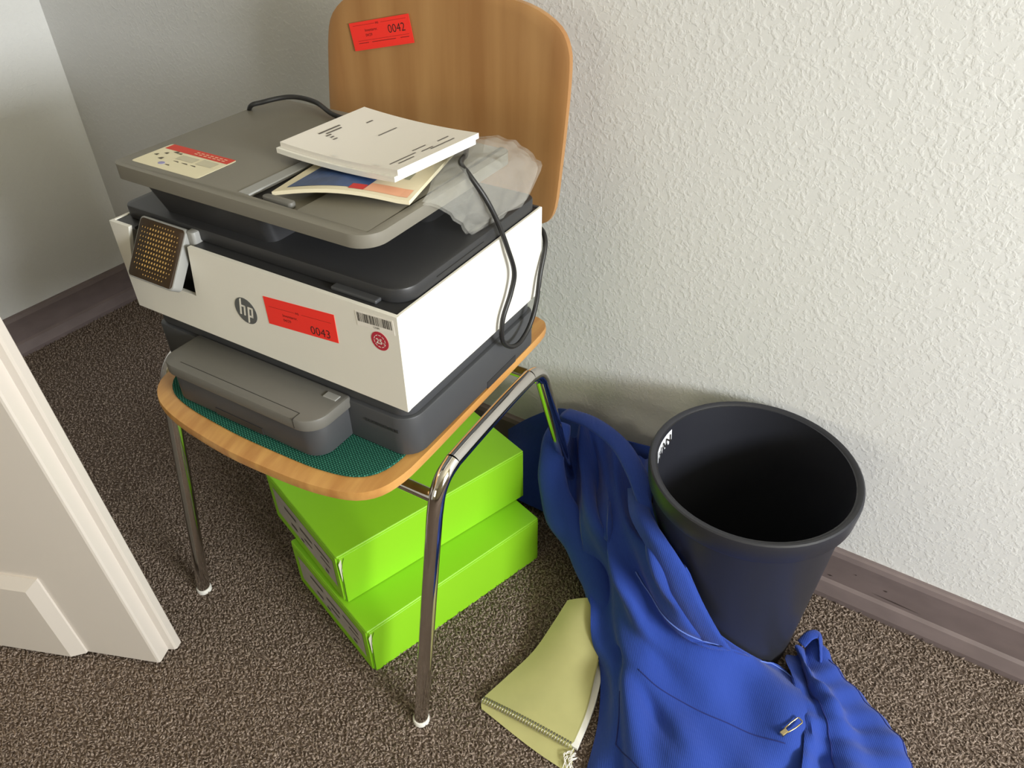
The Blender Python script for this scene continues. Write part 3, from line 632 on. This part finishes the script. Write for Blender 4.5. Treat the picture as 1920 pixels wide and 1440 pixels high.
GG2 = GG.copy(); GG2[:, :, 2] = np.maximum(GG[:, :, 2] - .010 * (.3 + .7 * np.sin(3.1 * U)), .6685); GG2[:, :, 0] -= .006 * Vv
bag.part('sleeve_back', shell(GG2, .0004), FILM, smooth=False)

# ------------------------------------------------------------------ lime green boxes under the chair
def lime_box(name, label, near, ang, z0, w, l, h):
    """near = corner nearest the viewer, long side runs along ang, short side to the left of it"""
    a = math.radians(ang); e1 = np.array([math.cos(a), math.sin(a)]); e2 = np.array([-e1[1], e1[0]]); o2 = np.array(near)
    P = lambda s, t, z: (*(o2 + e1 * s + e2 * t), z)
    c = o2 + e1 * l / 2 + e2 * w / 2
    B = Thing(name, label, 'box', (c[0], c[1], z0), group='lime green boxes under the chair')
    def pbox(s0, s1, t0, t1, za, zb, bev=.0012):
        v, f = box(s0, s1, t0, t1, za, zb, bev, 1); return [P(*q) for q in v], f
    B.part('tray', pbox(.002, l - .002, .002, w - .002, z0, z0 + h - .004), GREENB, smooth=20)
    lidp = B.part('lid', pbox(0, l, 0, w, z0 + h - .005, z0 + h), GREENB, smooth=20)
    B.part('lid_front_flap', pbox(-.0008, .0022, .004, w - .002, z0 + .004, z0 + h - .004, .0005), GREENB, parent=lidp)
    B.part('lid_side_flap', pbox(.003, l - .001, -.0008, .0022, z0 + .001, z0 + h - .004, .0005), GREENB, parent=lidp)
    lab = B.part('end_label', ([P(-.0012, .016, z0 + h * .24), P(-.0012, w - .018, z0 + h * .24), P(-.0012, w - .018, z0 + h * .80), P(-.0012, .016, z0 + h * .80)], [(0, 1, 2, 3)]), LABELG, label='grey printed label on the box end')
    ink = []
    for k, (t0, t1, q0, q1) in enumerate(((.03, .075, .62, .66), (.03, .060, .50, .53), (.085, .125, .55, .60), (.09, .115, .40, .44), (.135, .175, .60, .66), (.14, .16, .36, .42), (.04, .05, .30, .36), (.12, .13, .28, .33))):
        ink.append(([P(-.0016, t0, z0 + h * q0), P(-.0016, t1, z0 + h * q0), P(-.0016, t1, z0 + h * q1), P(-.0016, t0, z0 + h * q1)], [(0, 1, 2, 3)]))
    B.part('label_print', merge(*ink), mat('label_ink', srgb(88, 84, 84), 0.8), parent=lab)
    B.part('corner_tear', ([P(.0006, -.0011, z0 + h * .86), P(.006, -.0011, z0 + h * .94), P(.0045, -.0011, z0 + h * .70), P(.0015, -.0011, z0 + h * .48)], [(0, 1, 2, 3)]), CRAFT)
    ck = [P(.010, -.0012, z0 + h * .93), P(.006, -.0012, z0 + h * .83), P(.0035, -.0012, z0 + h * .72), P(.003, -.0012, z0 + h * .4), P(.001, -.0012, z0 + h * .06)]
    B.part('corner_crack', tube(ck, .0004, 5), P_GROOVE)
    return B
lime_box('cardboard_box', 'lower lime green cardboard box standing on the carpet', (0.340, -0.022), 73.7, 0.0, 0.229, 0.334, 0.101)
lime_box('cardboard_box', 'upper lime green cardboard box stacked on the other', (0.281, 0.000), 72.3, 0.1015, 0.229, 0.345, 0.1035)

# ------------------------------------------------------------------ waste bin
BX, BY, BH, BR, BR0 = 0.741, 0.351, 0.333, 0.1415, 0.112
wb = Thing('waste_bin', 'round black plastic waste bin beside the blue jacket', 'waste bin', (BX, BY, 0))
def lathe(prof, n=72, cap=True): return loft([[(BX + r * math.cos(2 * math.pi * k / n), BY + r * math.sin(2 * math.pi * k / n), z) for k in range(n)] for r, z in prof], cap)
def brad(z): return BR0 + (0.1305 - BR0) * z / 0.31
wb.part('bin_body', lathe([(.02, .001), (BR0 - .004, .001), (BR0, .005), (brad(.1), .1), (brad(.2), .2), (brad(.30), .300), (.1325, .318), (.1330, .331), (.1300, .331), (brad(.30) - .003, .300), (brad(.2) - .003, .2), (brad(.1) - .003, .1), (BR0 - .005, .008), (.02, .005)]), BIN, smooth=40)
wb.part('bin_rim', lathe([(.1315, .300), (.1380, .3005), (.1395, .304), (BR, .328), (BR - .001, .3325), (.1385, .334), (.1345, .3335), (.1320, .331), (.1315, .320), (.1315, .300)], cap=False), BIN, smooth=40)
ri = .1295
def inner(a, z): rr = (brad(z) if z < .3 else .1305 + (z - .3) * .09) - .0036; return (BX + rr * math.cos(a), BY + rr * math.sin(a), z)
a0, a1 = math.radians(196), math.radians(171)      # seen from inside: left end at the near side
def wrap(vf, lift=0.0):
    out = []
    for q in vf[0]:
        a = a0 + (a1 - a0) * q[0] / .054; x, y, z = inner(a, .3035 + q[1]); out.append((x - lift * math.cos(a), y - lift * math.sin(a), z))
    return out, vf[1]
def gridrect(x0, x1, y0, y1, n=10):
    V = [(x0 + (x1 - x0) * k / n, y, 0) for y in (y0, y1) for k in range(n + 1)]; return V, [(k, k + 1, n + 2 + k, n + 1 + k) for k in range(n)]
bl_ = wb.part('brand_label', wrap(gridrect(0, .054, 0, .022)), mat('label_white', srgb(232, 234, 240), 0.6), label='white label with black letters inside the rim')
wb.part('label_letters', wrap(place2d(text_vf('HAN', .0205, .0003), (0, 0, 0), (1.06, 0, 0), (0, .90, 0), .0042, .0045), .0014), INK, parent=bl_)

# ------------------------------------------------------------------ steno pad on the carpet
nbk = Thing('spiral_notebook', 'pale olive spiral notebook lying open on the carpet beside the jacket', 'notebook', (0.58, 0.12, 0.005))
CL = catmull([(0.506, 0.023, 0.013), (0.517, 0.074, 0.012), (0.530, 0.128, 0.018), (0.534, 0.177, 0.030), (0.537, 0.219, 0.045)], 5)
CR_ = catmull([(0.650, 0.031, 0.016), (0.643, 0.087, 0.020), (0.626, 0.149, 0.030), (0.613, 0.203, 0.040), (0.611, 0.250, 0.050)], 5)
G = np.zeros((len(CL), 13, 3))
for i in range(len(CL)):
    for j in range(13):
        u = j / 12; G[i, j] = CL[i] * (1 - u) + CR_[i] * u; G[i, j, 2] += .010 * math.sin(math.pi * u) * (i / (len(CL) - 1)) * .9 + .003 * math.sin(math.pi * u)
nbk.part('cover', shell(G, .0008), OLIVE, smooth=40)
G2 = G.copy(); G2[:, :, 2] = np.maximum(G2[:, :, 2] - .004, .0085); G2[:, :, 0] += .0015; G2[-1:, :, 1] += .007; G2[-1:, :, 0] += .004
nbk.part('second_cover', shell(G2, .0006), OLIVE, smooth=40)
PG = surf([[(0.522, 0.030, .0105), (0.600, 0.034, .0115), (0.659, 0.034, .0125)], [(0.530, 0.095, .0105), (0.600, 0.100, .012), (0.650, 0.100, .0150)], [(0.540, 0.16, .0105), (0.590, 0.165, .0125), (0.632, 0.165, .0160)]], 5, 5)
nbk.part('pages', shell(PG, .0055), PAPER_E, smooth=30)
LW = surf([[(0.507, 0.0235, .0090), (0.580, 0.0300, .0090), (0.655, 0.0330, .0100)], [(0.508, 0.0190, .0075), (0.592, 0.0140, .0085), (0.662, 0.0150, .0085)], [(0.512, 0.0140, .0062), (0.602, 0.0035, .0064), (0.668, 0.0010, .0064)]], 4, 6)
nbk.part('back_cover', shell(LW, .0008), OLIVE, smooth=40)
E0, E1 = CL[0], CR_[0]; coil, holes, scallop = [], [], []
NL = 34
for k in range(NL):
    u = (k + .5) / NL; c = E0 * (1 - u) + E1 * u; c = c + np.array([0, 0.0035, .003 * math.sin(math.pi * u)])
    coil.append(tube([c + np.array([.0004 * math.sin(t), -.0048 * math.cos(t) - .0030, .0042 * math.sin(t) - .001]) for t in np.linspace(0, 2 * math.pi, 13)], .00045, 5))
    holes.append(([tuple(c + np.array([a, b, .0007])) for a, b in ((-.0011, -.0016), (.0011, -.0016), (.0011, .0022), (-.0011, .0022))], [(0, 1, 2, 3)]))
nbk.part('wire_binding', merge(*coil), WIRE, smooth=True, kind='stuff')
nbk.part('punch_holes', merge(*holes), P_GROOVE, kind='stuff')
fr = []
for k in range(12):
    b0 = np.array([0.658 + rng.normal(0, .003), 0.026 + rng.normal(0, .004), .0105]); fr.append(tube(catmull([b0, b0 + np.array([rng.normal(-.002, .004), -.010, .004]), b0 + np.array([rng.normal(0, .007), -.020, -.001])], 3), .0006, 4))
nbk.part('torn_fringe', merge(*fr), PAPER, kind='stuff')

# ------------------------------------------------------------------ blue work jacket heaped between chair and bin
jk = Thing('work_jacket', 'royal blue work garment heaped on the carpet against the black bin', 'jacket', (0.72, 0.2, 0.004))
def clear_bin(Gr, gap=.006):
    v = Gr[..., :2] - np.array([BX, BY]); r = np.linalg.norm(v, axis=-1); z = np.clip(Gr[..., 2], 0, .31)
    lim = BR0 + (0.1305 - BR0) * z / .31 + gap; lim = np.where(Gr[..., 2] > .29, .1415 + gap, lim)
    k = np.where(r < lim, lim / np.maximum(r, 1e-6), 1.0)
    Gr = Gr.copy(); Gr[..., :2] = np.array([BX, BY]) + v * k[..., None]
    Gr[..., 2] = np.maximum(Gr[..., 2], .007); return Gr
MR = [
 [(0.425, 0.445, 0.19), (0.442, 0.452, 0.19), (0.467, 0.454, 0.185), (0.504, 0.451, 0.18), (0.539, 0.453, 0.175), (0.57, 0.425, 0.18)],
 [(0.463, 0.393, 0.15), (0.489, 0.382, 0.16), (0.52, 0.374, 0.165), (0.556, 0.357, 0.175), (0.593, 0.336, 0.19), (0.612, 0.315, 0.2)],
 [(0.521, 0.299, 0.14), (0.553, 0.276, 0.175), (0.573, 0.288, 0.17), (0.608, 0.266, 0.2), (0.652, 0.235, 0.225), (0.682, 0.228, 0.24)],
 [(0.554, 0.27, 0.075), (0.588, 0.253, 0.11), (0.617, 0.232, 0.145), (0.643, 0.229, 0.16), (0.685, 0.219, 0.178), (0.719, 0.219, 0.19)],
 [(0.594, 0.211, 0.05), (0.625, 0.204, 0.075), (0.657, 0.2, 0.11), (0.686, 0.216, 0.12), (0.729, 0.211, 0.135), (0.765, 0.222, 0.126)],
 [(0.629, 0.157, 0.022), (0.666, 0.156, 0.055), (0.702, 0.165, 0.08), (0.744, 0.194, 0.09), (0.796, 0.248, 0.08), (0.85, 0.288, 0.035)],
 [(0.658, 0.091, 0.015), (0.698, 0.101, 0.045), (0.739, 0.122, 0.06), (0.786, 0.157, 0.065), (0.836, 0.208, 0.065), (0.898, 0.241, 0.05)],
 [(0.681, 0.018, 0.01), (0.726, 0.038, 0.04), (0.773, 0.067, 0.05), (0.824, 0.102, 0.06), (0.873, 0.145, 0.06), (0.919, 0.19, 0.05)],
 [(0.7, -0.043, 0.01), (0.749, -0.021, 0.03), (0.8, 0.007, 0.04), (0.849, 0.04, 0.05), (0.897, 0.079, 0.05), (0.939, 0.126, 0.04)]]
NR, NCc = 10, 10
MG = surf(MR, NR, NCc)
UU, VV = np.meshgrid(np.linspace(0, 5, MG.shape[1]), np.linspace(0, 8, MG.shape[0]))
upper = np.clip((4.6 - VV) / 1.5, 0, 1); lower = 1 - upper
fold = upper * (.013 * np.sin(2.9 * UU + .55 * VV + .4) + .006 * np.sin(5.3 * UU - 1.1 * VV)) + lower * (.0085 * np.sin(1.7 * UU - 1.25 * VV + .6) + .0045 * np.sin(3.1 * UU + 1.9 * VV) + .0035 * np.sin(5.5 * UU - 2.7 * VV + np.sin(2 * VV)) - .010 * np.exp(-((UU - 1.9 - .55 * (VV - 6.2)) / .22) ** 2) * np.exp(-((VV - 6.2) / .9) ** 2) - .009 * np.exp(-((UU - .85) / .16) ** 2) * (VV > 4.6) + .007 * np.exp(-((UU - 1.1 - .10 * (VV - 4)) / .30) ** 2))
MG = MG + grid_normals(MG) * fold[:, :, None]
MG = clear_bin(MG)
jk.part('body', shell(MG, .0022), BLUE, smooth=70)
def on_main(pts, lift):
    N = grid_normals(MG); out = []
    for r, c in catmull(pts, 14):
        x, y = min(max(c * NCc, 0), MG.shape[1] - 1.001), min(max(r * NR, 0), MG.shape[0] - 1.001); i, j = int(y), int(x); a, b = y - i, x - j
        lerp = lambda Q: (Q[i, j] * (1 - b) + Q[i, j + 1] * b) * (1 - a) + (Q[i + 1, j] * (1 - b) + Q[i + 1, j + 1] * b) * a
        out.append(lerp(MG) + lerp(N) * lift)
    return np.array(out)
for pts in ([(5.1, 1.6), (5.5, 2.0), (5.9, 2.6), (6.3, 3.2), (6.7, 3.9), (7.0, 4.5)], [(6.6, .7), (7.0, 1.2), (7.4, 1.6), (7.9, 2.1)], [(5.6, .9), (6.1, .8), (6.6, .7)]):
    jk.part('seam', tube(on_main(pts, .0003), .0009, 6), BLUE_SEAM, smooth=True)
jk.part('edge_piping', tube(on_main([(2.9, 2.7), (3.3, 2.9), (3.7, 3.3), (4.0, 3.8), (4.3, 4.3), (4.7, 4.7), (5.2, 4.9), (5.6, 5)], .0012), .0011, 6), BLUE_EDGE, smooth=True)
# rolled strap on the left
SP = catmull([(0.423, 0.387, 0.238), (0.432, 0.344, 0.212), (0.446, 0.322, 0.172), (0.472, 0.307, 0.13), (0.517, 0.286, 0.1), (0.561, 0.262, 0.075), (0.592, 0.228, 0.050), (0.618, 0.185, 0.026)], 8)
k = np.linspace(0, 1, len(SP)); rads = .75 + .55 * np.sin(math.pi * k) + .10 * np.sin(19 * k) + .07 * np.sin(31 * k)
jk.part('rolled_strap', tube(SP, .021, 16, flat=.012, rads=rads), BLUE, smooth=True)
LN = []
for kk, rr_ in ((0, 0), (10, 10), (20, 20), (30, 30), (38, 38)):
    p0, p1 = SP[min(kk, len(SP) - 1)], MG[rr_, 0]
    LN.append([p0, p0 * .65 + p1 * .35 - np.array([0, -.012, .035 * (1 - kk / 60)]), p0 * .3 + p1 * .7 - np.array([0, -.012, .035 * (1 - kk / 60)]), p1])
jk.part('inner_lining', shell(clear_bin(surf(LN, 5, 5)), .0018), BLUE, smooth=70)
HP_ = catmull([(0.414, 0.416, 0.235), (0.471, 0.402, 0.25), (0.534, 0.37, 0.26), (0.585, 0.323, 0.265), (0.623, 0.283, 0.26), (0.655, 0.261, 0.25), (0.686, 0.234, 0.235)], 7)
hv, hf = tube(HP_, .015, 12, flat=.006)
jk.part('hem_fold', (clear_bin(np.array(hv), .004), hf), BLUE, smooth=True)
# inner back piece leaning on the wall
TB = [(0.262, 0.09), (0.318, 0.15), (0.374, 0.190), (0.427, 0.193), (0.491, 0.176), (0.567, 0.190)]
BR_ = [[(x, .470 - .004 * (i % 2), z) for i, (x, z) in enumerate(TB)], [(x + .004, .462 - .012 * (i % 2), z * .66) for i, (x, z) in enumerate(TB)], [(x + .012, .440 - .02 * (i % 2), z * .36) for i, (x, z) in enumerate(TB)], [(x + .03, .385, .014) for x, z in TB]]
jk.part('back_piece', shell(clear_bin(surf(BR_, 7, 7)), .0022), BLUE, smooth=70)
# flap lying against the bin
FP = [(0.606, 0.318, 0.245), (0.640, 0.255, 0.262), (0.682, 0.224, 0.250), (0.719, 0.214, 0.200), (0.752, 0.215, 0.150), (0.775, 0.219, .120)]
FG = np.array([[np.array(q) + o for o in (np.array([-.028, -.004, -.010]), np.array([-.012, -.008, .004]), np.array([.008, -.004, .004]), np.array([.022, .002, -.006]))] for q in FP])
FG = surf(FG, 6, 5); jk.part('side_flap', shell(clear_bin(FG, .009), .0022), BLUE, smooth=70)
# waistband piece on the right
WR = [[(0.862, 0.317, 0.02), (0.868, 0.327, 0.032), (0.873, 0.340, 0.04), (0.884, 0.364, 0.04)], [(0.883, 0.262, 0.045), (0.892, 0.275, 0.056), (0.903, 0.292, 0.052), (0.921, 0.339, 0.02)], [(0.903, 0.228, 0.05), (0.921, 0.245, 0.060), (0.945, 0.272, 0.050), (0.973, 0.325, 0.015)],
      [(0.916, 0.189, 0.05), (0.944, 0.212, 0.054), (0.985, 0.247, 0.046), (1.023, 0.285, 0.013)], [(0.925, 0.145, 0.05), (0.962, 0.170, 0.052), (1.012, 0.206, 0.044), (1.058, 0.252, 0.013)], [(0.940, 0.09, 0.04), (0.985, 0.120, 0.045), (1.040, 0.165, 0.040), (1.096, 0.219, 0.01)]]
WG = surf(WR, 8, 9); U2, V2 = np.meshgrid(np.linspace(0, 3, WG.shape[1]), np.linspace(0, 5, WG.shape[0]))
WG = WG + grid_normals(WG) * (.0075 * np.sin(4.9 * U2 + .35 * V2) + .005 * np.sin(2.6 * V2 + 2.0 * U2) * (U2 > .3) + .002 * np.sin(9 * V2 - 3 * U2))[:, :, None]; WG = clear_bin(WG)
jk.part('waistband', shell(WG, .0022), BLUE, smooth=70)
WN = grid_normals(WG)
jk.part('waistband_seam', tube(WG[4:, 9] + WN[4:, 9] * .0005, .0009, 6), BLUE_SEAM, smooth=True)
jk.part('waistband_stitching', tube(WG[6:, -3] + WN[6:, -3] * .0005, .0007, 6), BLUE_SEAM, smooth=True)
jk.part('hanger_loop', tube(catmull([(0.870, 0.338, 0.044), (0.877, 0.352, 0.054), (0.888, 0.362, 0.052), (0.896, 0.350, 0.044), (0.905, 0.328, 0.036)], 6), .0075, 8, flat=.0018), BLUE, smooth=True)
# zip pull
zc = np.array([0.892, 0.180, 0.0660]); zd = np.array([.011, .022, .003]); zd /= np.linalg.norm(zd); zs = np.cross(zd, [0, 0, 1]); zs /= np.linalg.norm(zs)
zp = jk.part('zip_pull', tube([zc + zd * a + zs * b for a, b in ((0, -.003), (.012, -.0042), (.024, -.0042), (.0262, -.003), (.0262, .003), (.024, .0042), (.012, .0042), (0, .003), (-.002, 0), (0, -.003))], .0011, 6), BRASS, smooth=True, label='small metal zip pull')
jk.part('zip_slider', (lambda b: ([tuple(zc + zd * (q[0] - .004) + zs * q[1] + np.array([0, 0, q[2] - .001])) for q in b[0]], b[1]))(box(-.005, .005, -.0035, .0035, -.0025, .0025, .001)), BRASS, parent=zp)
